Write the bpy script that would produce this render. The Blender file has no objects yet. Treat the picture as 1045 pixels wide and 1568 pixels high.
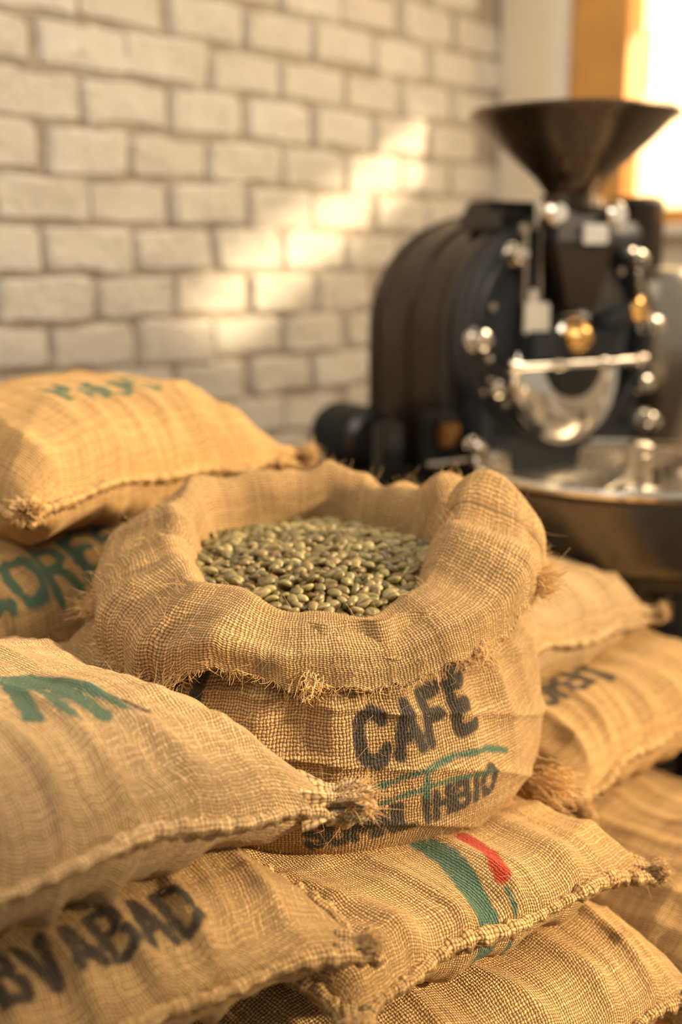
import bpy, bmesh, math, random
import numpy as np
from mathutils import Matrix, Vector, Euler
random.seed(7); np.random.seed(7)
scene = bpy.context.scene
COL = scene.collection
PI = math.pi

# ------------------------------------------------------------------ node helper
class G:
    def __init__(s, name):
        s.m = bpy.data.materials.new(name); s.m.use_nodes = True
        s.nt = s.m.node_tree; s.nt.nodes.clear()
        s.out = s.nt.nodes.new('ShaderNodeOutputMaterial')
    def n(s, t, **k):
        nd = s.nt.nodes.new(t)
        for a, b in k.items(): setattr(nd, a, b)
        return nd
    def set(s, sock, v):
        if isinstance(v, bpy.types.NodeSocket): s.nt.links.new(v, sock)
        elif v is not None:
            if hasattr(sock, 'default_value'):
                try:
                    sock.default_value = v
                except Exception:
                    sock.default_value = (*v, 1.0)
    def math(s, op, a, b=None, c=None, clamp=False):
        nd = s.n('ShaderNodeMath', operation=op, use_clamp=clamp)
        s.set(nd.inputs[0], a)
        if b is not None: s.set(nd.inputs[1], b)
        if c is not None: s.set(nd.inputs[2], c)
        return nd.outputs[0]
    def mix(s, f, a, b, blend='MIX'):
        nd = s.n('ShaderNodeMix', data_type='RGBA', blend_type=blend)
        s.set(nd.inputs[0], f)
        for i, v in ((6, a), (7, b)):
            if isinstance(v, bpy.types.NodeSocket): s.nt.links.new(v, nd.inputs[i])
            else: nd.inputs[i].default_value = (*v[:3], 1)
        return nd.outputs[2]
    def noise(s, scale, vec=None, detail=3, rough=.5, out=0, dist=0):
        nd = s.n('ShaderNodeTexNoise')
        nd.inputs['Scale'].default_value = scale; nd.inputs['Detail'].default_value = detail
        nd.inputs['Roughness'].default_value = rough; nd.inputs['Distortion'].default_value = dist
        if vec is not None: s.nt.links.new(vec, nd.inputs['Vector'])
        return nd.outputs[out]
    def obj(s): return s.n('ShaderNodeTexCoord').outputs['Object']
    def ramp(s, f, stops):
        nd = s.n('ShaderNodeValToRGB'); e = nd.color_ramp.elements
        while len(e) < len(stops): e.new(.5)
        for i, (p, c) in enumerate(stops):
            e[i].position = p; e[i].color = (*c, 1)
        s.set(nd.inputs[0], f); return nd.outputs[0]
    def bump(s, h, dist, strength=1.0):
        nd = s.n('ShaderNodeBump'); nd.inputs['Distance'].default_value = dist
        nd.inputs['Strength'].default_value = strength
        s.set(nd.inputs['Height'], h); return nd.outputs[0]
    def pbr(s, col, rough=.5, metal=0, normal=None, **k):
        b = s.n('ShaderNodeBsdfPrincipled')
        s.set(b.inputs['Base Color'], col if isinstance(col, bpy.types.NodeSocket) else (*col, 1))
        s.set(b.inputs['Roughness'], rough); s.set(b.inputs['Metallic'], metal)
        if normal is not None: s.nt.links.new(normal, b.inputs['Normal'])
        for a, v in k.items(): s.set(b.inputs[a.replace('_', ' ')], v)
        s.nt.links.new(b.outputs[0], s.out.inputs[0])
        return s.m

def simple(name, col, rough=.5, metal=0, var=.15, nscale=12, bump=0.0, bscale=60, **k):
    g = G(name); o = g.obj()
    f = g.noise(nscale, o)
    c = g.mix(f, [x*(1-var) for x in col], [min(1, x*(1+var)) for x in col])
    r = g.math('ADD', g.math('MULTIPLY', g.noise(nscale*2.3, o), .2), rough-.1)
    nm = g.bump(g.noise(bscale, o), bump) if bump else None
    return g.pbr(c, r, metal, nm, **k)

def burlap(name, light, dark, pitch, hue_var=.25, inks=((.020, .022, .026), (.035, .12, .090), (.42, .025, .018)), inkstr=.93):
    g = G(name)
    uv = g.n('ShaderNodeUVMap', uv_map='UVMap').outputs[0]
    nz = g.noise(9, uv, 3, out=1)
    sub = g.n('ShaderNodeVectorMath', operation='SUBTRACT'); g.set(sub.inputs[0], nz); sub.inputs[1].default_value = (.5, .5, .5)
    sc = g.n('ShaderNodeVectorMath', operation='SCALE'); g.set(sc.inputs[0], sub.outputs[0]); sc.inputs['Scale'].default_value = pitch*4.0
    nz2 = g.noise(110, uv, 2, out=1)
    sub2 = g.n('ShaderNodeVectorMath', operation='SUBTRACT'); g.set(sub2.inputs[0], nz2); sub2.inputs[1].default_value = (.5, .5, .5)
    sc2 = g.n('ShaderNodeVectorMath', operation='SCALE'); g.set(sc2.inputs[0], sub2.outputs[0]); sc2.inputs['Scale'].default_value = pitch*1.2
    ad = g.n('ShaderNodeVectorMath', operation='ADD'); g.set(ad.inputs[0], uv); g.set(ad.inputs[1], sc.outputs[0])
    ad2 = g.n('ShaderNodeVectorMath', operation='ADD'); g.set(ad2.inputs[0], ad.outputs[0]); g.set(ad2.inputs[1], sc2.outputs[0])
    sp = g.n('ShaderNodeSeparateXYZ'); g.set(sp.inputs[0], ad2.outputs[0])
    u = g.math('MULTIPLY_ADD', sp.outputs[0], 1/pitch, 1000.0)
    v = g.math('MULTIPLY_ADD', sp.outputs[1], 1/pitch, 1000.0)
    fu = g.math('FLOOR', u); fv = g.math('FLOOR', v)
    Pu = g.math('POWER', g.math('SINE', g.math('MULTIPLY', g.math('FRACT', u), PI)), .7)
    Pv = g.math('POWER', g.math('SINE', g.math('MULTIPLY', g.math('FRACT', v), PI)), .7)
    paru = g.math('MULTIPLY_ADD', g.math('MODULO', fu, 2.0), -2.0, 1.0)
    parv = g.math('MULTIPLY_ADD', g.math('MODULO', fv, 2.0), -2.0, 1.0)
    su = g.math('SINE', g.math('MULTIPLY', u, PI)); sv = g.math('SINE', g.math('MULTIPLY', v, PI))
    hw = g.math('MULTIPLY', Pu, g.math('MULTIPLY_ADD', g.math('MULTIPLY', sv, paru), .45, .55))
    hf = g.math('MULTIPLY', Pv, g.math('MULTIPLY_ADD', g.math('MULTIPLY', su, parv), -.45, .55))
    h0 = g.math('MAXIMUM', hw, hf)
    sel = g.math('GREATER_THAN', hw, hf)
    w1 = g.n('ShaderNodeTexWhiteNoise', noise_dimensions='1D'); g.set(w1.inputs['W'], fu)
    w2 = g.n('ShaderNodeTexWhiteNoise', noise_dimensions='1D'); g.set(w2.inputs['W'], g.math('ADD', fv, 5000.5))
    rn = g.math('ADD', g.math('MULTIPLY', sel, w1.outputs[0]), g.math('MULTIPLY', g.math('SUBTRACT', 1.0, sel), w2.outputs[0]))
    blot = g.noise(90, uv, 4, .6)
    h = g.math('MULTIPLY', h0, g.math('ADD', g.math('MULTIPLY_ADD', rn, .30, .65), g.math('MULTIPLY', blot, .35)))
    mid = [(a*.58+b*.42) for a, b in zip(light, dark)]
    c = g.ramp(h, [(0.18, dark), (.50, mid), (.92, light)])
    big = g.noise(6, uv, 4, .6)
    fac = g.math('ADD', g.math('MULTIPLY_ADD', rn, .30, .76), g.math('MULTIPLY', g.math('SUBTRACT', big, .5), .7))
    mulc = g.n('ShaderNodeVectorMath', operation='SCALE'); g.set(mulc.inputs[0], c); g.set(mulc.inputs['Scale'], fac)
    col = mulc.outputs[0]
    at = g.n('ShaderNodeAttribute', attribute_name='ink')
    sr = g.n('ShaderNodeSeparateXYZ'); g.set(sr.inputs[0], at.outputs['Vector'])
    wear = g.noise(60, uv, 5, .7)
    wear2 = g.math('MULTIPLY', g.math('SUBTRACT', wear, .47), 1.0)
    for i, ik in enumerate(inks):
        m = g.math('ADD', sr.outputs[i], g.math('MULTIPLY_ADD', h, .30, -.15))
        m = g.math('ADD', m, wear2)
        m = g.math('MULTIPLY', g.math('SUBTRACT', m, .42), 3.5, clamp=True)
        m = g.math('MULTIPLY', m, inkstr)
        col = g.mix(m, col, ik)
    fib = g.noise(900, uv, 2, .6)
    hh = g.math('ADD', h, g.math('MULTIPLY', fib, .25))
    nm = g.bump(hh, pitch*.7, 1.0)
    m = g.pbr(col, .92, 0, nm, Sheen_Weight=.15, Sheen_Roughness=.5, Sheen_Tint=(1, .8, .5, 1), Specular_IOR_Level=.12)
    return m

M_BUR = burlap('burlap_golden', (.71, .445, .190), (.13, .060, .018), .0036)
M_BUR2 = burlap('burlap_pale', (.71, .480, .245), (.14, .073, .026), .0036)
M_BURC = burlap('burlap_open_sack', (.59, .375, .172), (.080, .040, .013), .0036)
M_FIB = simple('jute_fibre', (.66, .43, .19), .85, 0, .3, 60)

# ------------------------------------------------------------------ mesh helper
class MB:
    def __init__(s): s.V=[]; s.F=[]; s.UV=[]; s.C=[]; s.M=[]; s.n=0
    def add(s, v, f, uv=None, col=None, m=0):
        v = np.asarray(v, float).reshape(-1, 3); N = len(v)
        s.V.append(v)
        f = np.asarray(f)
        s.F += (f + s.n).tolist(); s.M += [m]*len(f)
        s.UV.append(np.zeros((N, 2)) if uv is None else np.asarray(uv).reshape(-1, 2))
        s.C.append(np.full((N, 3), -1.) if col is None else np.asarray(col).reshape(-1, 3))
        s.n += N
    def build(s, name, mats, parent=None, smooth=True, sharp=None, ink=True):
        V = np.concatenate(s.V); me = bpy.data.meshes.new(name)
        me.from_pydata(V.tolist(), [], s.F)
        for m in mats: me.materials.append(m)
        me.polygons.foreach_set('material_index', np.array(s.M, dtype=np.int32))
        me.polygons.foreach_set('use_smooth', np.full(len(s.F), smooth))
        li = np.zeros(len(me.loops), dtype=np.int32); me.loops.foreach_get('vertex_index', li)
        uvl = me.uv_layers.new(name='UVMap')
        uvl.data.foreach_set('uv', np.concatenate(s.UV)[li].ravel().astype(np.float32))
        if ink:
            ca = me.attributes.new('ink', 'FLOAT_VECTOR', 'POINT')
            C = np.concatenate(s.C); ca.data.foreach_set('vector', C.ravel().astype(np.float32))
        me.update()
        if sharp: me.set_sharp_from_angle(angle=math.radians(sharp))
        ob = bpy.data.objects.new(name, me); COL.objects.link(ob)
        if parent: ob.parent = parent
        return ob

def gridf(nu, nv, wrap_u=False, wrap_v=False, flip=False):
    i = np.arange(nu if wrap_u else nu-1); j = np.arange(nv if wrap_v else nv-1)
    I, J = np.meshgrid(i, j, indexing='ij'); I2 = (I+1) % nu; J2 = (J+1) % nv
    q = np.stack([I*nv+J, I2*nv+J, I2*nv+J2, I*nv+J2], -1).reshape(-1, 4)
    return q[:, ::-1] if flip else q

def snoise(P, freq, seed, n=7):
    r = np.random.RandomState(seed); o = 0
    for k in range(n):
        d = r.normal(size=P.shape[-1]); d /= np.linalg.norm(d)
        d2 = r.normal(size=P.shape[-1]); d2 /= np.linalg.norm(d2)
        f = freq*(.7+.8*r.rand())
        o = o + np.sin(P@d*f + r.rand()*7)*np.sin(P@d2*f*.8 + r.rand()*7)
    return o/np.sqrt(n)*1.3

def tubes(paths, r, sides=3):
    N, K, _ = paths.shape
    T = np.gradient(paths, axis=1); T /= (np.linalg.norm(T, axis=2, keepdims=True)+1e-9)
    ref = np.array([.31, .52, .79]); A = np.cross(T, ref); A /= (np.linalg.norm(A, axis=2, keepdims=True)+1e-9)
    B = np.cross(T, A); a = np.arange(sides)/sides*2*PI
    taper = np.linspace(1, .45, K)[None]
    rr = (np.broadcast_to(r, (N, K))*taper)[..., None, None]
    V = paths[:, :, None, :] + rr*(A[:, :, None, :]*np.cos(a)[None, None, :, None] + B[:, :, None, :]*np.sin(a)[None, None, :, None])
    base = gridf(K, sides, wrap_v=True)
    F = (base[None]+(np.arange(N)*K*sides)[:, None, None]).reshape(-1, 4)
    return V.reshape(-1, 3), F

def hairs(P, Nrm, length, curl=.6, K=5, seed=0, spread=.9):
    r = np.random.RandomState(seed); N = len(P)
    L = length*(.35+r.rand(N, 1)*1.0)
    D = Nrm + r.normal(size=(N, 3))*spread; D /= np.linalg.norm(D, axis=1, keepdims=True)
    C = r.normal(size=(N, 3))*curl
    t = np.linspace(0, 1, K)
    return P[:, None]+(D[:, None]*t[None, :, None]+C[:, None]*(t**2)[None, :, None])*L[:, None]

# ------------------------------------------------------------------ lettering as ink strokes
_c = [(.58,.8),(.48,.96),(.3,1),(.12,.96),(.02,.8),(0,.5),(.02,.2),(.12,.04),(.3,0),(.48,.04),(.58,.2)]
_o = [(.3,0),(.1,.06),(0,.3),(0,.7),(.1,.94),(.3,1),(.5,.94),(.6,.7),(.6,.3),(.5,.06),(.3,0)]
GL = {'A':[[(0,0),(.3,1),(.6,0)],[(.12,.33),(.48,.33)]],
 'B':[[(0,0),(0,1),(.4,1),(.54,.88),(.54,.64),(.4,.53),(0,.53)],[(.4,.53),(.58,.4),(.58,.14),(.42,0),(0,0)]],
 'C':[_c],'D':[[(0,0),(0,1),(.35,1),(.57,.8),(.57,.2),(.35,0),(0,0)]],
 'E':[[(.52,0),(0,0),(0,1),(.52,1)],[(0,.52),(.42,.52)]],
 '1':[[(.52,0),(0,0),(0,1),(.52,1)],[(0,.52),(.42,.52)],[(.2,1.2),(.42,1.36)]],
 'F':[[(0,0),(0,1),(.52,1)],[(0,.52),(.42,.52)]],
 'H':[[(0,0),(0,1)],[(.55,0),(.55,1)],[(0,.5),(.55,.5)]],'I':[[(.2,0),(.2,1)]],
 'J':[[(.5,1),(.5,.2),(.35,0),(.15,0),(0,.2)]],
 'L':[[(0,1),(0,0),(.5,0)]],
 'M':[[(0,0),(0,1),(.35,.35),(.7,1),(.7,0)]],'N':[[(0,0),(0,1),(.55,0),(.55,1)]],'O':[_o],
 'R':[[(0,0),(0,1),(.4,1),(.55,.88),(.55,.62),(.4,.5),(0,.5)],[(.3,.5),(.58,0)]],
 'S':[[(.55,.85),(.4,1),(.15,1),(0,.85),(.02,.62),(.5,.42),(.57,.18),(.42,0),(.15,0),(0,.15)]],
 'T':[[(0,1),(.6,1)],[(.3,1),(.3,0)]],'U':[[(0,1),(0,.2),(.15,0),(.42,0),(.57,.2),(.57,1)]],
 'V':[[(0,1),(.3,0),(.6,1)]],' ':[]}
def text(s, x, y, h, hw, ch=0, ang=0, squeeze=1.0, gap=.28):
    out = []; cx = 0; ca, sa = math.cos(ang), math.sin(ang)
    for c in s:
        wd = .7 if c == 'M' else (.4 if c == 'I' else .6)
        for pl in GL[c]:
            q = [((cx+a)*h*squeeze, b*h) for a, b in pl]
            out.append((ch, [(x+a*ca-b*sa, y+a*sa+b*ca) for a, b in q], hw))
        cx += wd+gap
    return out
def inkmap(X, Y, strokes, k=.012):
    C = np.full(X.shape+(3,), -1.)
    for ch, pl, hw in strokes:
        pl = np.array(pl, float)
        for a, b in zip(pl[:-1], pl[1:]):
            d = b-a; L2 = d@d+1e-12
            t = np.clip(((X-a[0])*d[0]+(Y-a[1])*d[1])/L2, 0, 1)
            dist = np.hypot(X-a[0]-t*d[0], Y-a[1]-t*d[1])
            C[..., ch] = np.maximum(C[..., ch], np.clip(.5+(hw-dist)/k, -1, 1.6))
    return C

# ------------------------------------------------------------------ filled pillow sack
def make_sack(corner=None, center=None, z=0, L=.6, W=.5, T=.2, TB=None, yaw=45, tx=0, ty=0, mat=None, seed=1,
              ink=(), ears=((1, -1, 1.0),), res=.0036, droop=.0, hair=350, fold=1.0, name='burlap_sack', visible=True):
    mat = mat or M_BUR; y = math.radians(yaw); TB = TB or T
    ex = np.array([math.cos(y), math.sin(y)]); ey = np.array([-math.sin(y), math.cos(y)])
    if center is None:
        c = np.array(corner)-ex*L/2+ey*W/2
    else: c = np.array(center)
    M = Matrix.Translation((c[0], c[1], z)) @ Matrix.Rotation(y, 4, 'Z') @ Matrix.Rotation(math.radians(-tx), 4, 'Y') @ Matrix.Rotation(math.radians(ty), 4, 'X')
    mb = MB(); nu = int(L/res); nv = int(W/res)
    r = np.random.RandomState(seed)
    def surf(u, v, side):
        au, av = np.abs(u), np.abs(v)
        f = np.sqrt(np.clip((1-au**2.9)*(1-av**2.9), 0, 1))
        cor = (au*av)**6
        x = L/2*u*(1-.055*(1-v**2)*au + .05*cor); yy = W/2*v*(1-.055*(1-u**2)*av + .05*cor)
        x = x + .006*np.sin(yy*23+seed); yy = yy + .006*np.sin(x*19+seed*2)
        hgt = (T/2*1.12 if side > 0 else -TB/2*.88)*f**.86
        P2 = np.stack([x, yy], -1)
        wob = snoise(P2, 14, seed*3+1)*.006 + snoise(P2, 32, seed*3+2)*.0025
        ph = snoise(P2, 9, seed+9)*1.6
        def rid(q, w):
            s_ = 1-np.sqrt(np.sin(q)**2+.03); return np.clip(s_, 0, 1)**1.8
        rx = rid(x*38+ph+seed, 0); ry = rid(yy*36+ph*1.2+seed*1.7, 0)
        rx2 = rid(x*71+ph*2+seed, 0); ry2 = rid(yy*67-ph*2+seed, 0)
        ev = np.exp(-(1-av)/.38)*(1-cor); eu = np.exp(-(1-au)/.25)*(1-cor)
        fo = fold*((rx*.017+rx2*.0055)*(ev+.22) + (ry*.013+ry2*.005)*(eu+.05))
        hgt = hgt + (wob + fo*(1 if side > 0 else -1))*np.clip(f*2.2, 0, 1)
        edge = snoise(np.stack([x, yy], -1), 7, seed+4)*.012
        zz = hgt + edge - droop*((x/(L/2))**2+(yy/(W/2))**2) - .02*cor
        return np.stack([x, yy, zz], -1)
    su = np.sin(np.linspace(-1, 1, nu)*PI/2); sv = np.sin(np.linspace(-1, 1, nv)*PI/2)
    U, Vv = np.meshgrid(su, sv, indexing='ij')
    top = None
    for side in (1, -1):
        P = surf(U, Vv, side)
        du = np.linalg.norm(np.diff(P, axis=0), axis=2); cu = np.vstack([np.zeros((1, nv)), np.cumsum(du, 0)]); cu -= cu[nu//2:nu//2+1]
        dv = np.linalg.norm(np.diff(P, axis=1), axis=2); cv = np.hstack([np.zeros((nu, 1)), np.cumsum(dv, 1)]); cv -= cv[:, nv//2:nv//2+1]
        col = inkmap(P[..., 0], P[..., 1], ink) if ink else None
        mb.add(P, gridf(nu, nv, flip=(side < 0)), np.stack([cu, cv], -1), col)
        if side > 0: top = P
    if visible:
        n = int(2*(L+W)/.0035); t = np.linspace(0, 4, n, endpoint=False)
        k = t.astype(int); fr = (t-k)*2-1; fr = np.sin(fr*PI/2)*.5+fr*.5
        uu = np.choose(k, [fr, np.ones(n), -fr, -np.ones(n)]); vv = np.choose(k, [-np.ones(n), fr, np.ones(n), -fr])
        Pp = surf(uu, vv, 1)
        nrm = np.stack([uu*(np.abs(uu) > .999), vv*(np.abs(vv) > .999), np.zeros(n)], -1)
        arc = np.arange(n)*.0035
        Pp = Pp + nrm*(.002+.003*np.sin(arc*55+seed))[:, None]
        Pp[:, 2] += .003*np.sin(arc*41)
        sides = 10; a = np.arange(sides)/sides*2*PI
        Tn = np.roll(Pp, -1, 0)-np.roll(Pp, 1, 0); Tn /= np.linalg.norm(Tn, axis=1, keepdims=True)
        A = np.cross(Tn, [0, 0, 1.0]); A /= np.linalg.norm(A, axis=1, keepdims=True); B = np.cross(A, Tn)
        rad = .0076*(1+.12*np.sin(arc*2*PI/.017)+.2*np.sin(arc*31+seed)+.09*r.randn(n))
        tw = arc*140
        ring = []
        for j in range(sides):
            rj = rad*(1+.18*np.sin(2*(a[j]+tw)))
            ring.append(Pp+A*(np.cos(a[j])*rj*1.15)[:, None]+B*(np.sin(a[j])*rj)[:, None])
        R = np.stack(ring, 1)
        uvr = np.stack([np.broadcast_to(arc[:, None], (n, sides)), np.broadcast_to(a[None]*.006, (n, sides))], -1)
        mb.add(R, gridf(n, sides, wrap_u=True, wrap_v=True), uvr, m=0)
        HV = []
        for (sx, sy, es) in ears:
            base = surf(np.array([sx*.975]), np.array([sy*.975]), 1)[0]
            d = np.array([sx, sy, .12]); d = d/np.linalg.norm(d); s_ = np.cross(d, [0, 0, 1]); s_ /= np.linalg.norm(s_); u_ = np.cross(s_, d)
            ns, nr = 44, 34; aa = np.arange(ns)/ns*2*PI; tt = np.linspace(0, 1, nr)
            prof = np.interp(tt, [0, .2, .38, .6, .78, .9, 1], [.030, .020, .0155, .020, .022, .015, 0])*es
            ln = np.interp(tt, [0, .2, .38, .6, .78, .9, 1], [-.3, .2, .38, .62, .85, .95, .90])
            TT, AA = np.meshgrid(tt, aa, indexing='ij')
            rr = prof[:, None]*(1+.18*np.sin(AA*5+TT*3+seed)+.12*np.sin(AA*9-TT*6)+.08*np.sin(AA*14+TT*20))
            lenn = es*.052*(1+.14*np.sin(AA*4+seed)*TT+.12*np.sin(AA*11)*TT)
            E = base+d*(ln[:, None]*lenn-.014*es)[..., None]+s_*(np.cos(AA)*rr*1.2)[..., None]+u_*(np.sin(AA)*rr*.75)[..., None]
            mb.add(E, gridf(nr, ns, wrap_v=True), np.stack([TT*.06, AA*.02], -1))
            nh = int(480*es); q = r.rand(nh)*2*PI; tq = .5+.5*r.rand(nh); rh = .3+.75*r.rand(nh)
            pts = base+d*((tq*.045-.012)*es)[:, None]+s_*(np.cos(q)*.021*rh*es)[:, None]+u_*(np.sin(q)*.013*rh*es)[:, None]
            nn = d*1.8+s_*(np.cos(q)*.9)[:, None]+u_*(np.sin(q)*.6)[:, None]
            HV.append(hairs(pts, nn, .017*es, .35, 5, seed+int(sx*2+sy), .5))
        ob = mb.build(name, [mat])
        idx = r.randint(0, nu*nv, hair); tp = top.reshape(-1, 3)[idx]
        H1 = hairs(tp, np.tile([0, 0, .5], (hair, 1)), .010, .8, 5, seed+5)
        k2 = r.randint(0, n, hair); H2 = hairs(Pp[k2], nrm[k2]+[0, 0, .3], .010, .8, 5, seed+6)
        hb = MB(); v, f = tubes(np.concatenate([H1, H2]), .00024); hb.add(v, f)
        if HV: v, f = tubes(np.concatenate(HV), .00050); hb.add(v, f)
        hb.build('loose_fibres', [M_FIB], ob, ink=False)
    else:
        ob = mb.build(name, [mat])
    ob.matrix_world = M
    return ob

# ------------------------------------------------------------------ the stack of sacks
fan = []
for q in ((.050, -.135), (.080, -.150), (.110, -.155), (.138, -.155)):
    fan.append((1, [(.124+(q[0]-.124)*.25, .03+(q[1]-.03)*.25), q], .0090))
fan += [(0, [(.135, -.10), (.160, -.155)], .004), (1, [(.06, .0), (.0, -.12)], .010)]
make_sack(corner=(-.014, 1.068), z=.878, L=.62, W=.50, T=.18, yaw=50, tx=-5, ty=0, seed=3, mat=M_BUR2, ink=fan, hair=500)
make_sack(corner=(.012, .965), z=.752, L=.62, W=.48, T=.080, TB=.16, yaw=42, seed=5, ink=text('NIBVABAD', -.060, -.190, .052, .0052, 0, .0, .70, .30), ears=((1, -1, .55),), hair=500, tx=1)
make_sack(corner=(.351, 1.235), z=.683, L=.46, W=.50, T=.085, TB=.16, yaw=41, seed=8, mat=M_BUR, tx=-5,
          ink=[(1, [(-.028, -.5), (-.020, -.215), (0, -.15), (.004, -.083), (-.02, -.02), (-.06, .05)], .0135), (2, [(.020, -.212), (.038, -.175), (.046, -.130)], .0095), (1, [(.012, -.5), (.014, -.225)], .003)], ears=((1, -1, .6), (-1, -1, .6)), hair=500)
make_sack(corner=(.41, 1.20), z=.535, L=.60, W=.50, T=.16, yaw=40, seed=11, ears=((1, -1, .6),), hair=400)
make_sack(center=(.327, 1.872), z=.625, L=.60, W=.52, T=.19, yaw=46, seed=14, ink=text('JOHENT', -.245, -.165, .055, .007, 0, 0, .8),
          ears=((-1, -1, 1), (1, -1, .7)), hair=300)
make_sack(corner=(.53, 1.918), z=.770, L=.50, W=.50, T=.2, yaw=48, seed=17, mat=M_BUR2, ears=((1, -1, .7),), hair=300)
make_sack(center=(.47, 1.63), z=.44, L=.55, W=.50, T=.2, yaw=44, seed=20, hair=200)
make_sack(corner=(-.076, 1.88), z=1.045, L=.53, W=.62, T=.22, yaw=53, seed=23, mat=M_BUR, ink=text('MARAS', -.10, -.20, .06, .006, 1, .1, .8), ears=((1, -1, .85), (-1, -1, .75)), hair=300)
make_sack(center=(-.56, 1.67), z=.855, L=.60, W=.58, T=.23, yaw=53, seed=26, ink=text('CORES', -.13, -.255, .060, .0065, 1), hair=200)
for i, (x, y_, z_, t_) in enumerate([(-.45, .95, .50, .27), (-.52, 1.58, .52, .30), (.02, 1.85, .47, .24),
                        (-.48, 2.0, .70, .26), (.02, 1.72, .61, .13),
                        (-.45, .95, .25, .22), (-.5, 1.52, .25, .24), (-.45, 1.95, .34, .38), (.12, 1.15, .27, .25), (.1, 1.75, .26, .24), (.42, 1.62, .24, .2)]):
    make_sack(center=(x, y_), z=z_, L=.62, W=.54, T=t_, yaw=47, seed=40+i, res=.014, visible=False, fold=.6)

# ------------------------------------------------------------------ pallet
g = G('pallet_wood'); o = g.obj()
wv = g.n('ShaderNodeTexWave', wave_type='BANDS', bands_direction='Y'); g.set(wv.inputs['Vector'], o); wv.inputs['Scale'].default_value = 14; wv.inputs['Distortion'].default_value = 5
M_WOOD = g.pbr(g.mix(wv.outputs[1], (.22, .13, .06), (.36, .23, .12)), .7)

def boxes(name, lst, mat, parent=None, bevel=.004, loc=None, rotz=0):
    bm = bmesh.new()
    for (cx, cy, cz, sx, sy, sz) in lst:
        rr = bmesh.ops.create_cube(bm, size=1.0)
        for v in rr['verts']:
            v.co = Vector((cx+v.co.x*sx, cy+v.co.y*sy, cz+v.co.z*sz))
    if bevel: bmesh.ops.bevel(bm, geom=bm.edges[:], offset=bevel, segments=2, affect='EDGES', clamp_overlap=True)
    me = bpy.data.meshes.new(name); bm.to_mesh(me); bm.free(); me.materials.append(mat)
    ob = bpy.data.objects.new(name, me); COL.objects.link(ob)
    if parent: ob.parent = parent
    if loc: ob.location = loc
    ob.rotation_euler[2] = rotz
    return ob
pl = []
for i in range(8): pl.append((0, -.63+i*.18, .118, 1.3, .13, .022))
for x in (-.6, 0, .6): pl.append((x, 0, .062, .1, 1.38, .090))
for x in (-.6, 0, .6): pl.append((x, 0, .009, .12, 1.38, .018))
boxes('wooden_pallet', pl, M_WOOD, loc=(-.14, 1.32, 0))

# ------------------------------------------------------------------ open sack
CX, CY = -.035, 1.425
def heap(x, y):
    dx, dy = x-CX, y-CY
    return 1.003+.075*dy-.75*(dx*dx+dy*dy)+snoise(np.stack([x, y], -1), 22, 77)*.003
ns = 640
TH = np.arange(ns)/ns*2*PI
deg = np.degrees(TH)
def per(keys, vals):
    k = np.array(keys+[keys[0]+360]); v = np.array(vals+[vals[0]]); k = np.concatenate([k-360, k[1:], k[1:]+360]); v = np.concatenate([v, v[1:], v[1:]])
    z = np.interp(deg, k, v); ker = np.hanning(45); ker /= ker.sum()
    return np.convolve(np.concatenate([z[-60:], z, z[:60]]), ker, 'same')[60:-60]
def catmull(pts, n):
    pts = np.array(pts); P = np.concatenate([[2*pts[0]-pts[1]], pts, [2*pts[-1]-pts[-2]]])
    out = []; m = len(pts)-1; t = np.linspace(0, m-1e-6, n)
    for q in t:
        i = int(q); f = q-i; a, b, c, d = P[i:i+4]
        out.append(.5*((2*b)+(-a+c)*f+(2*a-5*b+4*c-d)*f*f+(-a+3*b-3*c+d)*f**3))
    return np.array(out)
def smoothfold(x): return (.5+.5*np.sin(x))**1.7
mb = MB()
prof = catmull([(.0, .692), (.14, .690), (.225, .697), (.268, .728), (.285, .78), (.283, .83), (.266, .88), (.242, .915), (.224, .945), (.205, .968)], 230)
Rr, Zz = prof[:, 0], prof[:, 1]
RR, TT = np.meshgrid(Rr, TH, indexing='ij'); ZZ = np.broadcast_to(Zz[:, None], RR.shape)
wgt = np.clip((.95-ZZ)/.2, 0, 1)
ex = 2.0+.55*wgt
sup = 1/((np.abs(np.cos(TT-.35))**ex+np.abs(np.sin(TT-.35))**ex)**(1/ex))
rad = RR*(1+(sup-1)*.75)
leftb = np.exp(-((np.degrees(TT)-195)/42)**2)*np.exp(-((ZZ-.88)/.06)**2)*.034
rad = rad+leftb*np.clip(RR/.2, 0, 1)
X = CX+rad*np.cos(TT)*1.0; Y = CY+rad*np.sin(TT)*.97
P3 = np.stack([X, Y, ZZ], -1)
foldv = smoothfold(TT*22+snoise(P3, 5, 3)*2.4)*np.clip((ZZ-.79)/.12, 0, 1)*.011
dis = snoise(P3, 11, 31)*.008+snoise(P3, 26, 32)*.004+foldv+(1-np.abs(np.sin(ZZ*42+snoise(P3, 6, 35)*2.2)))**3*.006
dis = dis*np.clip(RR/.2, 0, 1)
X = X+np.cos(TT)*dis; Y = Y+np.sin(TT)*dis
Z2 = ZZ+snoise(P3, 13, 33)*.004*np.clip(RR/.25, 0, 1)
P = np.stack([X, Y, Z2], -1)
arcv = np.concatenate([[0], np.cumsum(np.hypot(np.diff(Rr), np.diff(Zz)))])
SU = np.where(TT < .5*PI, (TT+.5*PI)*.285, (TT-1.5*PI)*.285)
UVv = np.broadcast_to(arcv[:, None], RR.shape)
st = text('CAF1', .058, .838, .047, .0070, 0, .09, 1.04, .26)
st += text('SUMNLIHBIO', .000, .744, .031, .0050, 0, .12, 1.0, .2)
st += [(1, [(.03, .796), (.07, .811), (.12, .822), (.17, .826), (.22, .822), (.26, .808)], .0032), (1, [(.05, .787), (.11, .799), (.16, .803), (.22, .797)], .0025),
       (1, [(.13, .824), (.13, .790)], .003)]
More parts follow.
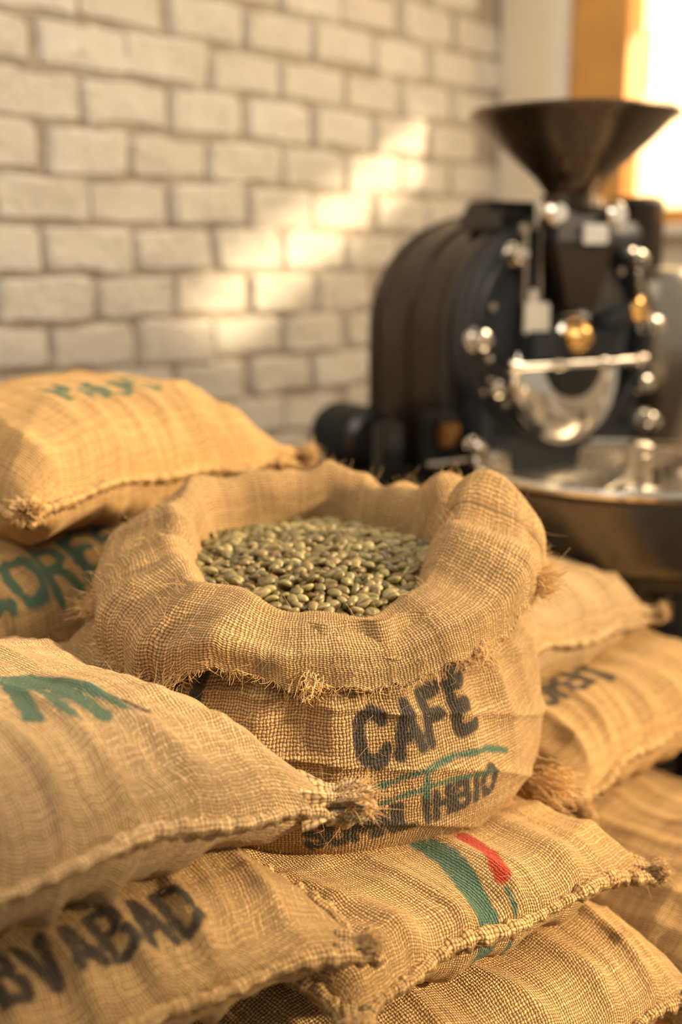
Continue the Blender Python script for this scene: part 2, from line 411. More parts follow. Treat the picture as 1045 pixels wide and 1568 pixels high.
st += [(0, [(-.128, .945), (-.124, .82)], .0065), (0, [(-.160, .94), (-.156, .83)], .0055)]
colb = inkmap(SU, ZZ, st)
order = np.argsort(SU[0])
P = P[:, order]; SUo = SU[:, order]
mb.add(P, gridf(230, ns, flip=True), np.stack([SUo, UVv], -1), colb[:, order])
i0 = np.arange(229)
cl = np.stack([i0*ns+ns-1, i0*ns, (i0+1)*ns, (i0+1)*ns+ns-1], -1)
mb.F += cl.tolist(); mb.M += [0]*len(cl)
# collar
K_ = [-90, -60, -30, 0, 30, 60, 90, 120, 150, 180, 210, 240]
Cz = per(K_, [.966, .972, 1.008, 1.045, 1.060, 1.038, 1.062, 1.050, 1.040, 1.034, 1.004, .978])
Ri = per(K_, [.172, .165, .150, .150, .165, .170, .175, .170, .165, .145, .148, .160])
Ro = per(K_, [.258, .258, .262, .268, .272, .268, .265, .264, .262, .258, .262, .262])
Hd = per(K_, [.028, .033, .050, .074, .076, .07, .06, .06, .062, .078, .074, .048])
rs = np.random.RandomState(5)
lump = np.zeros(ns); lump2 = np.zeros(ns)
for k in range(3, 15):
    lump += np.sin(TH*k+rs.rand()*7)*rs.rand()/k**.6; lump2 += np.sin(TH*k+rs.rand()*7)*rs.rand()/k**.6
side = np.exp(-((deg-12)/28)**2)+np.exp(-((deg-372)/28)**2)+.6*np.exp(-((deg-185)/25)**2)
nc = 130
rows = []
w = np.linspace(0, 1, nc)
for i in range(ns):
    c, a, b, h_ = Cz[i]+lump[i]*.013, Ri[i]+lump2[i]*.010, Ro[i]+lump[i]*.006, Hd[i]
    sd = side[i]*.024*np.sin(TH[i]*13)
    c += sd; m_ = (a+b)/2
    pr = catmull([(a-.008, c-.13), (a-.004, c-.06), (a+.004, c-.018), (a+.022, c+.004), (m_+.006, c-.004+sd*.3), (b-.018, c-.018), (b+.001, c-.018-h_*.4), (b+.006+sd*.3, c-.018-h_)], nc)
    rows.append(pr)
Q = np.array(rows)
cs = np.stack([np.cos(TH), np.sin(TH)], -1)
hemdrop = snoise(cs, 5, 12)*.010+snoise(cs, 26, 13)*.0035+snoise(cs, 60, 14)*.002
Tq = np.broadcast_to(TH[:, None], Q.shape[:2])
wq = np.broadcast_to(w[None], Q.shape[:2])
Rq = Q[..., 0]; Zq = Q[..., 1]-hemdrop[:, None]*np.clip((wq-.6)/.4, 0, 1)
Xq = CX+Rq*np.cos(Tq); Yq = CY+Rq*np.sin(Tq)*.98
P3 = np.stack([Xq, Yq, Zq], -1)
amp = np.clip((wq-.2)/.3, 0, 1)
pl_ = smoothfold(Tq*19+snoise(P3, 6, 50)*3.2+wq*3.0)*(.5+.5*np.clip(snoise(P3, 8, 57), -1, 1))
dd = snoise(P3, 13, 51)*.008+snoise(P3, 34, 52)*.0035+pl_*.015*amp
circ = smoothfold(wq*17+snoise(P3, 6, 54)*2.4)*.008*amp
dd = dd+circ
Xq = Xq+np.cos(Tq)*dd*.8; Yq = Yq+np.sin(Tq)*dd*.8; Zq = Zq+dd*.75*np.clip(1.3-wq, 0, 1)
Pc = np.stack([Xq, Yq, Zq], -1)
av = np.concatenate([[0], np.cumsum(np.linalg.norm(np.diff(Q.mean(0), axis=0), axis=1))])
uvc = np.stack([Tq*.235, np.broadcast_to(av[None], Tq.shape)], -1)
mb.add(Pc, gridf(ns, nc, wrap_u=False), uvc)
b0 = mb.n-ns*nc; j0 = np.arange(nc-1)
cl = np.stack([b0+(ns-1)*nc+j0, b0+j0, b0+j0+1, b0+(ns-1)*nc+j0+1], -1); mb.F += cl.tolist(); mb.M += [0]*len(cl)
hem = Pc[:, -1]; inn = hem.copy(); inn[:, 0] -= np.cos(TH)*.014; inn[:, 1] -= np.sin(TH)*.014; inn[:, 2] += .014
h2 = hem.copy(); h2[:, 2] -= .004; h2[:, 0] -= np.cos(TH)*.005; h2[:, 1] -= np.sin(TH)*.005
hs = np.stack([hem, h2, inn], 1)
mb.add(hs, gridf(ns, 3, wrap_u=True), np.stack([np.broadcast_to(TH[:, None]*.285, (ns, 3)), np.broadcast_to(np.array([0, .004, .016])[None], (ns, 3))], -1))
open_sack = mb.build('open_burlap_sack', [M_BURC])
hb = MB()
k = rs.randint(0, ns, 1500); H = hairs(hem[k], np.stack([np.cos(TH[k])*.4, np.sin(TH[k])*.4, -.7+0*k], -1), .010, .6, 5, 3, .6); v, f = tubes(H, .00040); hb.add(v, f)
fl = Pc.reshape(-1, 3); k = rs.randint(0, len(fl), 2600)
nrm = np.stack([np.cos(Tq), np.sin(Tq), np.ones_like(Tq)*.8], -1).reshape(-1, 3)[k]; v, f = tubes(hairs(fl[k], nrm*.7, .010, .8, 5, 8), .00022); hb.add(v, f)
fl = P.reshape(-1, 3); k = rs.randint(60*ns, len(fl), 2400); nr = fl[k]-np.array([CX, CY, 0]); nr[:, 2] = 0; nr /= np.linalg.norm(nr, axis=1, keepdims=True)
v, f = tubes(hairs(fl[k], nr*.7, .010, .8, 5, 9), .00022); hb.add(v, f)
def tuft(p, d, n, L, r, seed, sz=.006):
    rr = np.random.RandomState(seed); pts = np.array(p)+rr.normal(size=(n, 3))*sz
    v, f = tubes(hairs(pts, np.tile(np.array(d)*2.2, (n, 1)), L, .35, 6, seed, .7), r, 4); hb.add(v, f)
for dg, d_, n_, L_, z_ in ((352, (1, -.2, .3), 260, .022, .03), (345, (1, -.4, .1), 160, .018, .01), (271, (.1, -1, -.5), 130, .012, 0), (318, (.6, -.8, -.3), 110, .013, 0), (190, (-1, -.3, .2), 140, .015, .02), (240, (-.5, -.9, -.3), 60, .012, 0)):
    i_ = int(ns*(dg/360)); tuft(hem[i_]+[0, 0, z_], d_, n_, L_, .0006, dg, .007)
tuft((.258, 1.36, .715), (1, -.4, -.1), 260, .026, .0007, 25, .010)
hb.build('frayed_fibres', [M_FIB], open_sack, ink=False)

# ------------------------------------------------------------------ coffee beans
def bean_template():
    na, nb = 16, 12
    a = np.linspace(0, 2*PI, na, endpoint=False); b = np.linspace(0, PI, nb)
    A, B = np.meshgrid(a, b, indexing='ij')
    x = np.cos(B); yv = np.sin(B)*np.cos(A); zv = np.sin(B)*np.sin(A)
    z = np.where(zv > 0, zv*.34, zv*.62)
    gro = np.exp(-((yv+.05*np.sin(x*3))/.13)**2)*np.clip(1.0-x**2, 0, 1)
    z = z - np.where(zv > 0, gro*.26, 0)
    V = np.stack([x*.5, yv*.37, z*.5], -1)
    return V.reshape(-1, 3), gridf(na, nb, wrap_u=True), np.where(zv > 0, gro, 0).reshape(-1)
BV, BF, BG = bean_template()
rb = np.random.RandomState(3)
posn = []
for layer, (off, sp) in enumerate([(.0, .0134), (-.007, .0134), (-.014, .0140)]):
    ny = int(.44/(sp*.866))
    for j in range(ny):
        for i in range(int(.44/sp)):
            x = CX-.22+i*sp+(j % 2)*sp/2+rb.normal()*sp*.17+layer*.004; y = CY-.22+j*sp*.866+rb.normal()*sp*.17+layer*.005
            th = math.atan2(y-CY, x-CX); rr = math.hypot(x-CX, y-CY)
            lim = Ri[int((th % (2*PI))/(2*PI)*ns) % ns]+.010
            if rr < lim: posn.append((x, y, off+rb.normal()*.0018))
posn = np.array(posn); Z = heap(posn[:, 0], posn[:, 1])+posn[:, 2]
VV = []; FF = []; CC = []; nb_ = len(BV)
for q in range(len(posn)):
    s = .0194*(.84+.3*rb.rand()); yawb = rb.rand()*6.28
    up = rb.rand() < .45
    R = Euler((rb.normal()*.45+(0 if up else PI), rb.normal()*.40, yawb)).to_matrix()
    sc = np.array([1, .95+.2*rb.rand(), .95+.25*rb.rand()])
    v = (BV*s*sc)@np.array(R).T+[posn[q, 0], posn[q, 1], Z[q]]
    VV.append(v); FF.append(BF+q*nb_); t = rb.rand(); t2 = rb.rand()
    CC.append(np.stack([np.full(nb_, t), BG, np.full(nb_, t2)], -1))
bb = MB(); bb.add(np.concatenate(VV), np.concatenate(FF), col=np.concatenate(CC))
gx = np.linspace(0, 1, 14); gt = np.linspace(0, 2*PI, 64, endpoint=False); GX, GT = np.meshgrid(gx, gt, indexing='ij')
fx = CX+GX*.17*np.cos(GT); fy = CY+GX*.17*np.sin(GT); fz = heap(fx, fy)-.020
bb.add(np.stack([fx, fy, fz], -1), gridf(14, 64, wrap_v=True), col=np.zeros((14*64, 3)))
g = G('green_coffee_bean'); at = g.n('ShaderNodeAttribute', attribute_name='ink'); sr = g.n('ShaderNodeSeparateXYZ'); g.set(sr.inputs[0], at.outputs['Vector'])
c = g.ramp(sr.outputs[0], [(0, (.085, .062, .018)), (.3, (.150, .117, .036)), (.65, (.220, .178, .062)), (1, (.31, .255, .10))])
c = g.mix(g.math('MULTIPLY', g.math('POWER', sr.outputs[2], 3.0), .5), c, (.20, .10, .034))
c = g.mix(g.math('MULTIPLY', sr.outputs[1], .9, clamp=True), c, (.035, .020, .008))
o = g.obj(); c = g.mix(.12, c, g.noise(220, o, 3, out=1), 'SOFT_LIGHT')
M_BEAN = g.pbr(c, g.math('MULTIPLY_ADD', g.noise(300, o), .2, .28), 0, g.bump(g.noise(500, o), .0004), Specular_IOR_Level=.5, Coat_Weight=.1)
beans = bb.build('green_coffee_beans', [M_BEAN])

# ------------------------------------------------------------------ room (s along brick wall, t along window wall)
RC = Vector((.51, 3.98, 0)); RZ = math.atan2(-.74, -.672)
def room(ob): ob.location = RC; ob.rotation_euler = (0, 0, RZ); return ob
g = G('white_painted_brick'); o = g.obj()
at = g.n('ShaderNodeAttribute', attribute_name='ink'); sr = g.n('ShaderNodeSeparateXYZ'); g.set(sr.inputs[0], at.outputs['Vector'])
nz = g.noise(5, o, 5, .65); nz2 = g.noise(38, o, 5, .7)
c = g.mix(nz, (.62, .565, .49), (.84, .80, .725))
c = g.mix(g.math('MULTIPLY', g.math('SUBTRACT', nz2, .52), 3.0, clamp=True), c, (.44, .375, .295))
c = g.mix(g.math('MULTIPLY', sr.outputs[0], .4, clamp=True), c, (.57, .505, .42))
c = g.mix(g.math('MULTIPLY', sr.outputs[1], 1.0, clamp=True), c, g.mix(nz2, (.22, .165, .115), (.62, .54, .44)))  # shade of the joints painted into the mortar colour
M_BRICK = g.pbr(c, .65, 0, g.bump(g.math('ADD', nz2, g.noise(12, o, 4)), .014))
bm = bmesh.new(); bmesh.ops.create_cube(bm, size=1)
for v in bm.verts: v.co = Vector((v.co.x*.2415, v.co.y*.08, v.co.z*.103))
bmesh.ops.bevel(bm, geom=bm.edges[:], offset=.011, segments=3, affect='EDGES')
bmesh.ops.subdivide_edges(bm, edges=[e for e in bm.edges if e.calc_length() > .06], cuts=5, use_grid_fill=True)
bm.verts.ensure_lookup_table(); TV = np.array([v.co[:] for v in bm.verts]); TF = [[v.index for v in f.verts] for f in bm.faces]; bm.free()
wb = MB(); rw = np.random.RandomState(2)
def addlist(wb, v, f, col):
    wb.V.append(v); wb.F += [[i+wb.n for i in q] for q in f]; wb.M += [0]*len(f); wb.UV.append(np.zeros((len(v), 2))); wb.C.append(col); wb.n += len(v)
for rI in range(30):
    for cI in range(-1, 20):
        s0 = cI*.25+(.125 if rI % 2 else 0)+.12+rw.normal()*.006
        if s0 < .0 or s0 > 4.9: continue
        v = TV*np.array([1+rw.normal()*.025, 1, 1+rw.normal()*.04])
        n1 = snoise(TV+rw.rand(3)*9, 28, 5); n2 = snoise(TV+rw.rand(3)*9, 40, 6); n3 = snoise(TV+rw.rand(3)*9, 45, 8)
        v = v+np.stack([n1*.0055, n2*.003, n3*.0042], -1)
        v[:, 2] += rw.normal()*.018*v[:, 0]
        v = v+[s0, -.036+rw.normal()*.0025, .055+rI*.11+rw.normal()*.002]
        addlist(wb, v, TF, np.tile([rw.rand(), 0, 0], (len(v), 1)))
def boxv(x0, x1, y0, y1, z0, z1):
    v = np.array([(x, y, z) for x in (x0, x1) for y in (y0, y1) for z in (z0, z1)], float)
    return v, [[0, 1, 3, 2], [4, 6, 7, 5], [0, 4, 5, 1], [2, 3, 7, 6], [0, 2, 6, 4], [1, 5, 7, 3]]
v, f = boxv(-.15, 5.0, -.16, -.010, 0, 3.32); addlist(wb, v, f, np.tile([0., 1, 0], (8, 1)))
wall = room(wb.build('wall_left', [M_BRICK], smooth=True, sharp=60))
M_PLAS = simple('warm_plaster', (.84, .75, .60), .8, 0, .06, 3, .002, 30)
M_OAK = simple('oak_window_frame', (.62, .31, .08), .5, 0, .3, 7)
M_WHITE = simple('white_trim_paint', (.86, .80, .70), .5, 0, .04)
H = 4.0
segs = [(0, .28, 0, H), (.28, 1.9, 0, 1.45), (.28, 1.9, 2.65, H), (1.9, 3.0, 0, H), (3.0, 5.2, 0, 1.3), (3.0, 5.2, 2.9, H), (5.2, 6.0, 0, H)]
room(boxes('wall_back', [(-.075, (a+b)/2, (c+d)/2, .15, b-a, d-c) for a, b, c, d in segs], M_PLAS, bevel=0))
M_FLOOR = simple('dark_concrete_floor', (.10, .07, .05), .55, 0, .3, 4, .002, 20)
room(boxes('floor', [(2.45, 3.0, -.05, 5.2, 6.2, .1)], M_FLOOR, bevel=0))
room(boxes('baseboard_back', [(.01, 3.0, .06, .02, 6.0, .12)], M_WHITE, bevel=.003))
room(boxes('trim_1', [(.012, .235, 2.05, .024, .07, 1.3)], M_WHITE, bevel=.004))
w1 = bpy.data.objects.new('window_1', None); COL.objects.link(w1); room(w1)
boxes('oak_frame', [(-.05, .375, 2.05, .16, .19, 1.2), (-.05, 1.86, 2.05, .16, .08, 1.2), (-.05, 1.09, 1.475, .16, 1.6, .05), (-.05, 1.09, 2.63, .16, 1.6, .04)], M_OAK, w1)
boxes('window_sill', [(.03, 1.09, 1.44, .12, 1.66, .03)], M_WHITE, w1)
g = G('added_sun_diffuser'); tr = g.n('ShaderNodeBsdfTranslucent'); tr.inputs[0].default_value = (1, .95, .80, 1); df = g.n('ShaderNodeBsdfDiffuse'); df.inputs[0].default_value = (.9, .84, .7, 1)  # translucent sheets added to narrow the sunbeam to one band
mx = g.n('ShaderNodeMixShader'); mx.inputs[0].default_value = .15; g.nt.links.new(tr.outputs[0], mx.inputs[1]); g.nt.links.new(df.outputs[0], mx.inputs[2]); g.nt.links.new(mx.outputs[0], g.out.inputs[0]); M_DIFFUSER = g.m
boxes('added_lower_diffuser', [(-.06, 1.16, 1.66, .006, 1.39, .35)], M_DIFFUSER, w1, bevel=0)  # added diffuser, stops direct sun below the clear slit
boxes('added_upper_diffuser', [(-.06, 1.16, 2.32, .003, 1.39, .60)], M_DIFFUSER, w1, bevel=0)  # added diffuser, stops direct sun above the clear slit
w2 = bpy.data.objects.new('added_sun_opening', None); COL.objects.link(w2); room(w2)  # unseen opening added so the sun reaches the sacks
boxes('oak_frame', [(-.05, 3.03, 2.1, .16, .06, 1.6), (-.05, 5.17, 2.1, .16, .06, 1.6), (-.05, 4.1, 1.33, .16, 2.2, .06), (-.05, 4.1, 2.87, .16, 2.2, .06)], M_OAK, w2)

# ------------------------------------------------------------------ roaster
R0 = bpy.data.objects.new('coffee_roaster', None); COL.objects.link(R0)
RX, RY = .452, 2.56
R0.location = (RX, RY, 0); R0.rotation_euler = (0, 0, math.radians(30))
M_BLK = simple('black_enamel_steel', (.013, .013, .015), .36, .3, .2, 10, Coat_Weight=.4, Coat_Roughness=.2)
M_BRZ = simple('dark_bronze_steel', (.062, .048, .039), .30, .85, .25, 8)
M_HOP = simple('hopper_steel', (.15, .105, .070), .26, .95, .2, 8)
M_CHR = simple('polished_steel', (.82, .77, .69), .14, 1.0, .08, 20)
M_STL = simple('brushed_steel', (.58, .52, .44), .26, 1.0, .12, 30)
M_BRASS = simple('brass', (.85, .52, .18), .22, 1.0, .1, 20)
M_CHAR = simple('charcoal_casting', (.024, .028, .036), .40, .2, .2, 14)
M_PERF = simple('perforated_steel', (.42, .37, .31), .30, 1.0, .2, 40)

def lathe(name, prof, mat, parent=R0, loc=(0, 0, 0), rot=(0, 0, 0), segs=64, sharp=35):
    n = len(prof); a = np.arange(segs)/segs*2*PI; pr = np.array(prof, float)
    V = np.stack([pr[:, 0][:, None]*np.cos(a), pr[:, 0][:, None]*np.sin(a), np.broadcast_to(pr[:, 1][:, None], (n, segs))], -1)
    b = MB(); b.add(V, gridf(n, segs, wrap_v=True)[:, ::-1])
    ob = b.build(name, [mat], parent, True, sharp, ink=False)
    ob.location = loc; ob.rotation_euler = rot; return ob
def rod(name, p0, p1, r, mat, parent=R0, segs=20):
    p0, p1 = Vector(p0), Vector(p1); L = (p1-p0).length
    ob = lathe(name, [(0, 0), (r*.8, 0), (r, r*.2), (r, L-r*.2), (r*.8, L), (0, L)], mat, parent, segs=segs)
    ob.location = p0; ob.rotation_euler = (p1-p0).to_track_quat('Z', 'Y').to_euler(); return ob
def ball(name, p, r, mat, parent=R0):
    a = np.linspace(0, PI, 18); return lathe(name, [(r*math.sin(q), -r*math.cos(q)) for q in a], mat, parent, p, segs=32, sharp=80)
def arch(name, R, y0, y1, zc, zb, mat, thick=None, bev=.01):
    bm = bmesh.new(); pts = [(R, zb)]+[(R*math.cos(q), zc+R*math.sin(q)) for q in np.linspace(0, PI, 49)]+[(-R, zb)]
    vs = [bm.verts.new((x, y0, z)) for x, z in pts]; f = bm.faces.new(vs)
    ex = bmesh.ops.extrude_face_region(bm, geom=[f])
    for e in ex['geom']:
        if isinstance(e, bmesh.types.BMVert): e.co.y = y1
    bmesh.ops.recalc_face_normals(bm, faces=bm.faces[:])
    ed = [e for e in bm.edges if abs(e.verts[0].co.y-e.verts[1].co.y) < 1e-6]
    bmesh.ops.bevel(bm, geom=ed, offset=bev, segments=3, affect='EDGES', clamp_overlap=True)
    me = bpy.data.meshes.new(name); bm.to_mesh(me); bm.free(); me.materials.append(mat)
    me.polygons.foreach_set('use_smooth', np.full(len(me.polygons), True)); me.set_sharp_from_angle(angle=math.radians(35))
    ob = bpy.data.objects.new(name, me); COL.objects.link(ob); ob.parent = R0; return ob
ZC = 1.195
FX = (PI/2, 0, 0)
arch('drum_housing', .252, .03, .37, ZC, .93, M_BRZ, bev=.03)
arch('housing_band_front', .262, .0, .05, ZC, .92, M_BLK)
arch('housing_band_middle', .257, .17, .19, ZC, .92, M_BRZ, bev=.004)
arch('housing_band_rear', .257, .30, .32, ZC, .92, M_BRZ, bev=.004)
lathe('front_plate', [(0, .045), (.18, .045), (.195, .035), (.215, .035), (.225, .05), (.252, .05), (.26, .035), (.26, 0)], M_CHAR, loc=(0, 0, ZC), rot=FX, segs=96)
lathe('front_ring', [(.212, .045), (.222, .058), (.235, .058), (.242, .045)], M_BLK, loc=(0, 0, ZC), rot=FX, segs=96)
boxes('cabinet', [(0, .21, .47, .46, .36, .94), (0, .21, .03, .52, .42, .06)], M_BLK, R0, .01)
boxes('front_apron', [(0, -.02, .93, .40, .07, .14), (-.2, -.02, .99, .05, .06, .2), (.2, -.02, .99, .05, .06, .2)], M_CHAR, R0, .01)
for q in range(12):
    a = q/12*2*PI+.2
    lathe('bolt', [(0, .014), (.009, .014), (.011, .010), (.011, 0)], M_STL, loc=(.203*math.cos(a), -.035, ZC+.203*math.sin(a)), rot=FX, segs=6)
def frustum(name, b, t, z0, z1, yc0, yc1, mat, bev=.006):
    bm = bmesh.new(); vs = []
    for (hx, hy), z, yc in ((b, z0, yc0), (t, z1, yc1)):
        for sx, sy in ((-1, -1), (1, -1), (1, 1), (-1, 1)): vs.append(bm.verts.new((sx*hx, yc+sy*hy, z)))
    bm.faces.new(vs[3::-1]); bm.faces.new(vs[4:])
    for i in range(4): bm.faces.new((vs[i], vs[(i+1) % 4], vs[4+(i+1) % 4], vs[4+i]))
    bmesh.ops.bevel(bm, geom=bm.edges[:], offset=bev, segments=2, affect='EDGES')
    me = bpy.data.meshes.new(name); bm.to_mesh(me); bm.free(); me.materials.append(mat)
    ob = bpy.data.objects.new(name, me); COL.objects.link(ob); ob.parent = R0; return ob
frustum('feed_chute', (.045, .03), (.085, .05), 1.255, 1.385, -.07, -.05, M_BRZ)
frustum('chute_head', (.085, .055), (.070, .05), 1.385, 1.455, -.05, -.04, M_BLK)
boxes('chute_saddle', [(0, .06, 1.435, .30, .16, .04), (-.02, .10, 1.46, .22, .10, .03)], M_BLK, R0, .008)
lathe('neck', [(.072, 1.45), (.072, 1.462), (.058, 1.466), (.056, 1.485)], M_BRZ, loc=(.01, -.03, 0))
hp = [(.048, 1.50), (.052, 1.53), (.075, 1.56), (.115, 1.595), (.16, 1.635), (.200, 1.675), (.214, 1.682), (.218, 1.688), (.214, 1.694), (.205, 1.692), (.195, 1.682), (.155, 1.642), (.11, 1.602), (.07, 1.567), (.042, 1.535), (0, 1.53)]
lathe('hopper', [(a, b-.043) for a, b in hp], M_HOP, loc=(.016, -.03, 0), segs=96, sharp=60)
for sx in (-.085, .075):
    lathe('clamp_knob', [(0, 0), (.02, 0), (.026, .008), (.026, .03), (.018, .04), (0, .04)], M_CHR, loc=(sx, -.08, 1.445), rot=FX, segs=24)
    rod('clamp_bolt', (sx, -.05, 1.40), (sx, -.05, 1.48), .008, M_CHR)
boxes('slide_gate_plate', [(.02, -.105, 1.405, .07, .012, .04)], M_CHR, R0, .004)
boxes('sight_glass_frame', [(-.128, -.06, 1.345, .008, .02, .15), (-.088, -.06, 1.345, .008, .02, .15), (-.108, -.06, 1.42, .05, .02, .01), (-.108, -.06, 1.27, .05, .02, .01)], M_STL, R0, .002)
boxes('sight_glass', [(-.108, -.055, 1.345, .032, .012, .14)], M_BLK, R0, .002)
M_TAG = simple('white_enamel_tag', (.75, .71, .62), .4, 0, .05)
boxes('steel_tag', [(-.100, -.075, 1.235, .065, .012, .065), (-.105, -.068, 1.28, .02, .01, .03)], M_TAG, R0, .004)
lathe('trier_flange', [(0, .03), (.035, .03), (.044, .022), (.046, 0)], M_BLK, loc=(-.01, -.045, 1.195), rot=FX, segs=32)
lathe('trier_knob', [(0, .062), (.015, .06), (.028, .048), (.036, .03), (.034, .012), (.02, 0)], M_BRASS, loc=(-.01, -.07, 1.195), rot=FX, segs=32)
lathe('trier_ring', [(.030, .0), (.042, .004), (.045, .012), (.040, .02), (.032, .018)], M_CHR, loc=(-.01, -.075, 1.195), rot=FX, segs=32)
rod('sampler_barrel', (.07, -.03, 1.21), (.125, -.14, 1.25), .024, M_CHAR)
rod('sampler_cap', (.118, -.128, 1.246), (.130, -.150, 1.253), .028, M_BRASS)
rod('door_bar', (-.165, -.085, 1.14), (.185, -.085, 1.14), .0085, M_CHR)
for x in (-.165, -.05, .07, .185): rod('bar_collar', (x-.012, -.085, 1.14), (x+.012, -.085, 1.14), .015, M_STL)
for x in (-.13, .15): rod('bar_bracket', (x, -.03, 1.14), (x, -.09, 1.14), .011, M_CHAR)
lathe('discharge_door', [(0, .028), (.06, .030), (.105, .024), (.124, .012), (.138, .014), (.144, .006), (.142, 0)], M_CHR, loc=(.005, -.045, 1.105), rot=FX, segs=72)
lathe('door_cover', [(0, .03), (.06, .03), (.076, .024), (.080, 0)], M_BLK, loc=(.005, -.058, 1.142), rot=FX, segs=48)
boxes('door_hinge_block', [(0, -.075, 1.180, .26, .05, .06)], M_CHAR, R0, .006)
for (x, z, r) in ((-.235, 1.195, .020), (-.195, 1.095, .017), (-.15, 1.365, .018), (.235, 1.21, .022), (.215, 1.085, .018), (.18, 1.355, .018), (-.24, .98, .014), (.24, 1.0, .02)):
    lathe('hex_fitting', [(0, .05), (r*.5, .05), (r*.7, .038), (r, .034), (r, .008), (r*1.3, .006), (r*1.3, 0)], M_CHR, loc=(x, -.045, z), rot=FX, segs=16)
rod('side_lever', (-.19, -.09, 1.09), (-.12, -.11, 1.015), .008, M_BRZ); ball('lever_knob', (-.115, -.112, 1.01), .015, M_BLK)
rod('gas_pipe', (.19, -.05, 1.33), (.24, -.05, 1.19), .010, M_STL)
rod('exhaust_elbow', (.20, .18, 1.38), (.40, .18, 1.41), .062, M_CHAR, segs=40)
rod('exhaust_duct', (.40, .18, 1.10), (.40, .18, 1.50), .07, M_BRZ, segs=40)
lathe('cyclone', [(.02, .75), (.09, .95), (.15, 1.10), (.15, 1.30), (.13, 1.33), (0, 1.34)], M_PERF, loc=(.45, .14, 0))
rod('cyclone_leg', (.45, .14, 0), (.45, .14, .78), .03, M_BLK)
rod('motor', (-.36, .14, .975), (-.36, .32, .975), .062, M_BLK, segs=40)
for i in range(7): lathe('motor_fin', [(.05, 0), (.068, 0), (.068, .006), (.05, .006)], M_CHAR, loc=(-.36, .18+i*.018, .975), rot=FX, segs=40)
boxes('motor_bracket', [(-.36, .24, .90, .14, .20, .03), (-.28, .24, .93, .14, .16, .05), (-.27, .02, .985, .07, .06, .12), (-.27, .05, .86, .09, .10, .10), (-.36, .24, .45, .10, .14, .88), (-.40, .02, .96, .05, .05, .14)], M_BLK, R0, .006)
boxes('gearbox_cover', [(-.275, -.02, 1.0, .05, .02, .05), (-.27, -.005, .875, .06, .02, .04)], simple('aged_bronze', (.30, .16, .06), .35, 1.0), R0, .006)
rod('valve_stem', (-.33, -.02, .94), (-.20, -.06, .95), .009, M_STL); rod('valve_wheel', (-.215, -.065, .95), (-.185, -.075, .95), .020, M_STL)
dx, dy = .575-RX, 2.25-RY; c30, s30 = math.cos(math.radians(30)), math.sin(math.radians(30))
tl = (dx*c30+dy*s30, -dx*s30+dy*c30, .018)
lathe('cooling_tray', [(.0, .79), (.27, .79), (.300, .80), (.306, .82), (.306, .925), (.314, .93), (.318, .938), (.314, .946), (.303, .946), (.296, .938), (.293, .895), (0, .893)], simple('tray_dark_steel', (.13, .118, .105), .26, .95), loc=tl, segs=96)
lathe('tray_rim', [(.300, .944), (.306, .951), (.314, .951), (.320, .944), (.318, .936)], M_CHR, loc=tl, segs=96)
lathe('tray_liner', [(.2925, .94), (.290, .897), (.285, .8955), (0, .8955)], M_STL, loc=tl, segs=96)
lathe('tray_hub', [(.055, .896), (.05, .905), (.028, .91), (.026, .965), (.032, .97), (.032, .985), (.02, .992), (0, .993)], M_CHR, loc=tl, segs=32)
for a in (.5, .5+PI):
    e = (tl[0]+.26*math.cos(a), tl[1]+.26*math.sin(a), .935); s0 = (tl[0]+.02*math.cos(a), tl[1]+.02*math.sin(a), .95)
    rod('stirrer_arm', s0, e, .007, M_STL)
    for q in (.12, .2, .25):
        p = boxes('stirrer_paddle', [(0, 0, 0, .05, .006, .03)], M_STL, R0, .002); p.location = (tl[0]+q*math.cos(a), tl[1]+q*math.sin(a), .93); p.rotation_euler = (0, 0, a+1.0)
lathe('tray_pedestal', [(.26, .79), (.25, .76), (.13, .72), (.12, .10), (.17, .04), (.19, -.018)], M_BLK, loc=tl, segs=64)
for a in range(6):
    q = a/6*2*PI+.3; rod('tray_leg', (tl[0]+.22*math.cos(q), tl[1]+.22*math.sin(q), .80), (tl[0]+.22*math.cos(q), tl[1]+.22*math.sin(q), 0), .016, M_CHAR)
lathe('tray_shelf_ring', [(.205, .50), (.235, .50), (.235, .52), (.205, .52), (.205, .50)], M_STL, loc=tl)

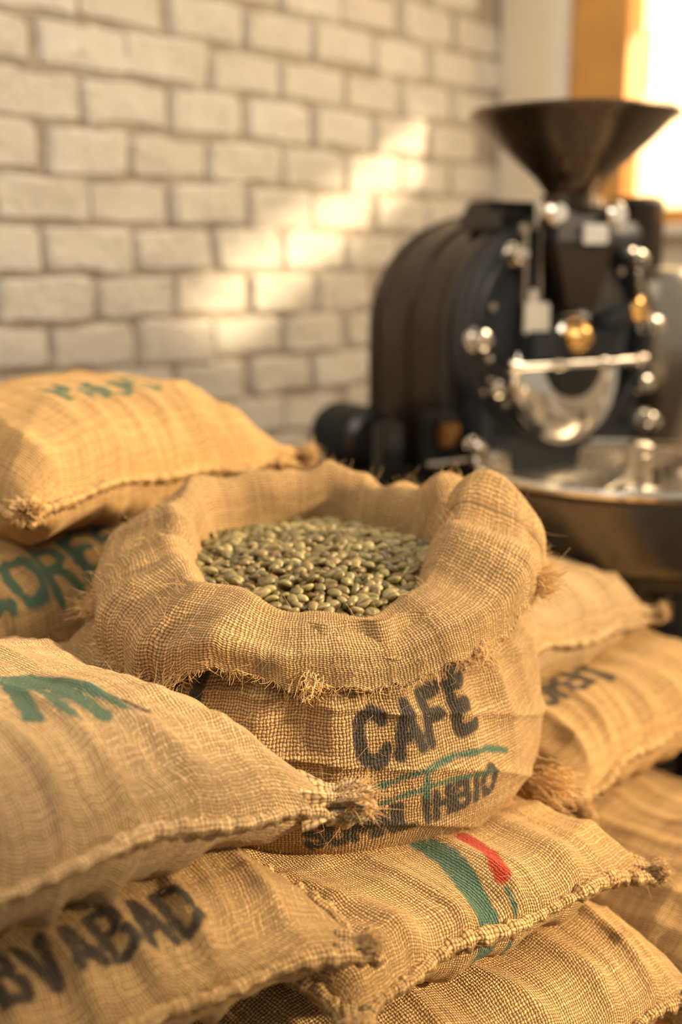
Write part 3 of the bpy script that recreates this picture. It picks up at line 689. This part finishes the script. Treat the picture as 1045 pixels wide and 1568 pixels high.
# ------------------------------------------------------------------ light
def area(name, loc, target, size, energy, col):
    l = bpy.data.lights.new(name, 'AREA'); l.size = size; l.energy = energy; l.color = col
    ob = bpy.data.objects.new(name, l); COL.objects.link(ob); ob.location = loc
    ob.rotation_euler = (Vector(target)-Vector(loc)).to_track_quat('-Z', 'Y').to_euler(); return ob
sun = bpy.data.lights.new('sun', 'SUN'); sun.energy = 6.8; sun.angle = .075; sun.color = (1, .76, .46)
so = bpy.data.objects.new('sun', sun); COL.objects.link(so); so.location = (6, 1, 4)
so.rotation_euler = Vector((-1.256, .10, -.42)).to_track_quat('-Z', 'Y').to_euler()
area('added_side_fill', (2.0, 2.6, 2.4), (0, 1.5, .9), 1.2, 60, (1, .79, .53))  # unseen fill lamp added indoors, lights the sacks from the right
area('added_wall_fill', (-.9, .8, 3.0), (-.2, 2.6, 1.3), 1.6, 26, (1, .88, .73))  # added overhead fill without a fixture, brightens the brick wall
wd = bpy.data.worlds.new('daylight'); scene.world = wd; wd.use_nodes = True
wn = wd.node_tree; bg = wn.nodes['Background']; bg.inputs[0].default_value = (1, .86, .67, 1)
tc = wn.nodes.new('ShaderNodeTexCoord'); dt = wn.nodes.new('ShaderNodeVectorMath'); dt.operation = 'DOT_PRODUCT'; dt.inputs[1].default_value = (.70, .66, .27)
wn.links.new(tc.outputs['Generated'], dt.inputs[0])
m1 = wn.nodes.new('ShaderNodeMath'); m1.operation = 'MAXIMUM'; m1.inputs[1].default_value = 0; wn.links.new(dt.outputs['Value'], m1.inputs[0])
m2 = wn.nodes.new('ShaderNodeMath'); m2.operation = 'POWER'; m2.inputs[1].default_value = 3; wn.links.new(m1.outputs[0], m2.inputs[0])
m3 = wn.nodes.new('ShaderNodeMath'); m3.operation = 'MULTIPLY_ADD'; m3.inputs[1].default_value = 4.0; m3.inputs[2].default_value = .37; wn.links.new(m2.outputs[0], m3.inputs[0])
wn.links.new(m3.outputs[0], bg.inputs[1])

# ------------------------------------------------------------------ camera
cam = bpy.data.cameras.new('camera'); co = bpy.data.objects.new('camera', cam); COL.objects.link(co)
co.location = (0, 0, 1.35); co.rotation_euler = (math.radians(90-12.04), 0, 0)
cam.sensor_width = 36; cam.sensor_fit = 'AUTO'; cam.lens = 41.3
cam.dof.use_dof = True; cam.dof.focus_distance = 1.22; cam.dof.aperture_fstop = 1.8
cam.clip_start = .02
scene.camera = co
scene.view_settings.view_transform = 'Standard'
scene.view_settings.look = 'None'
scene.view_settings.exposure = .35
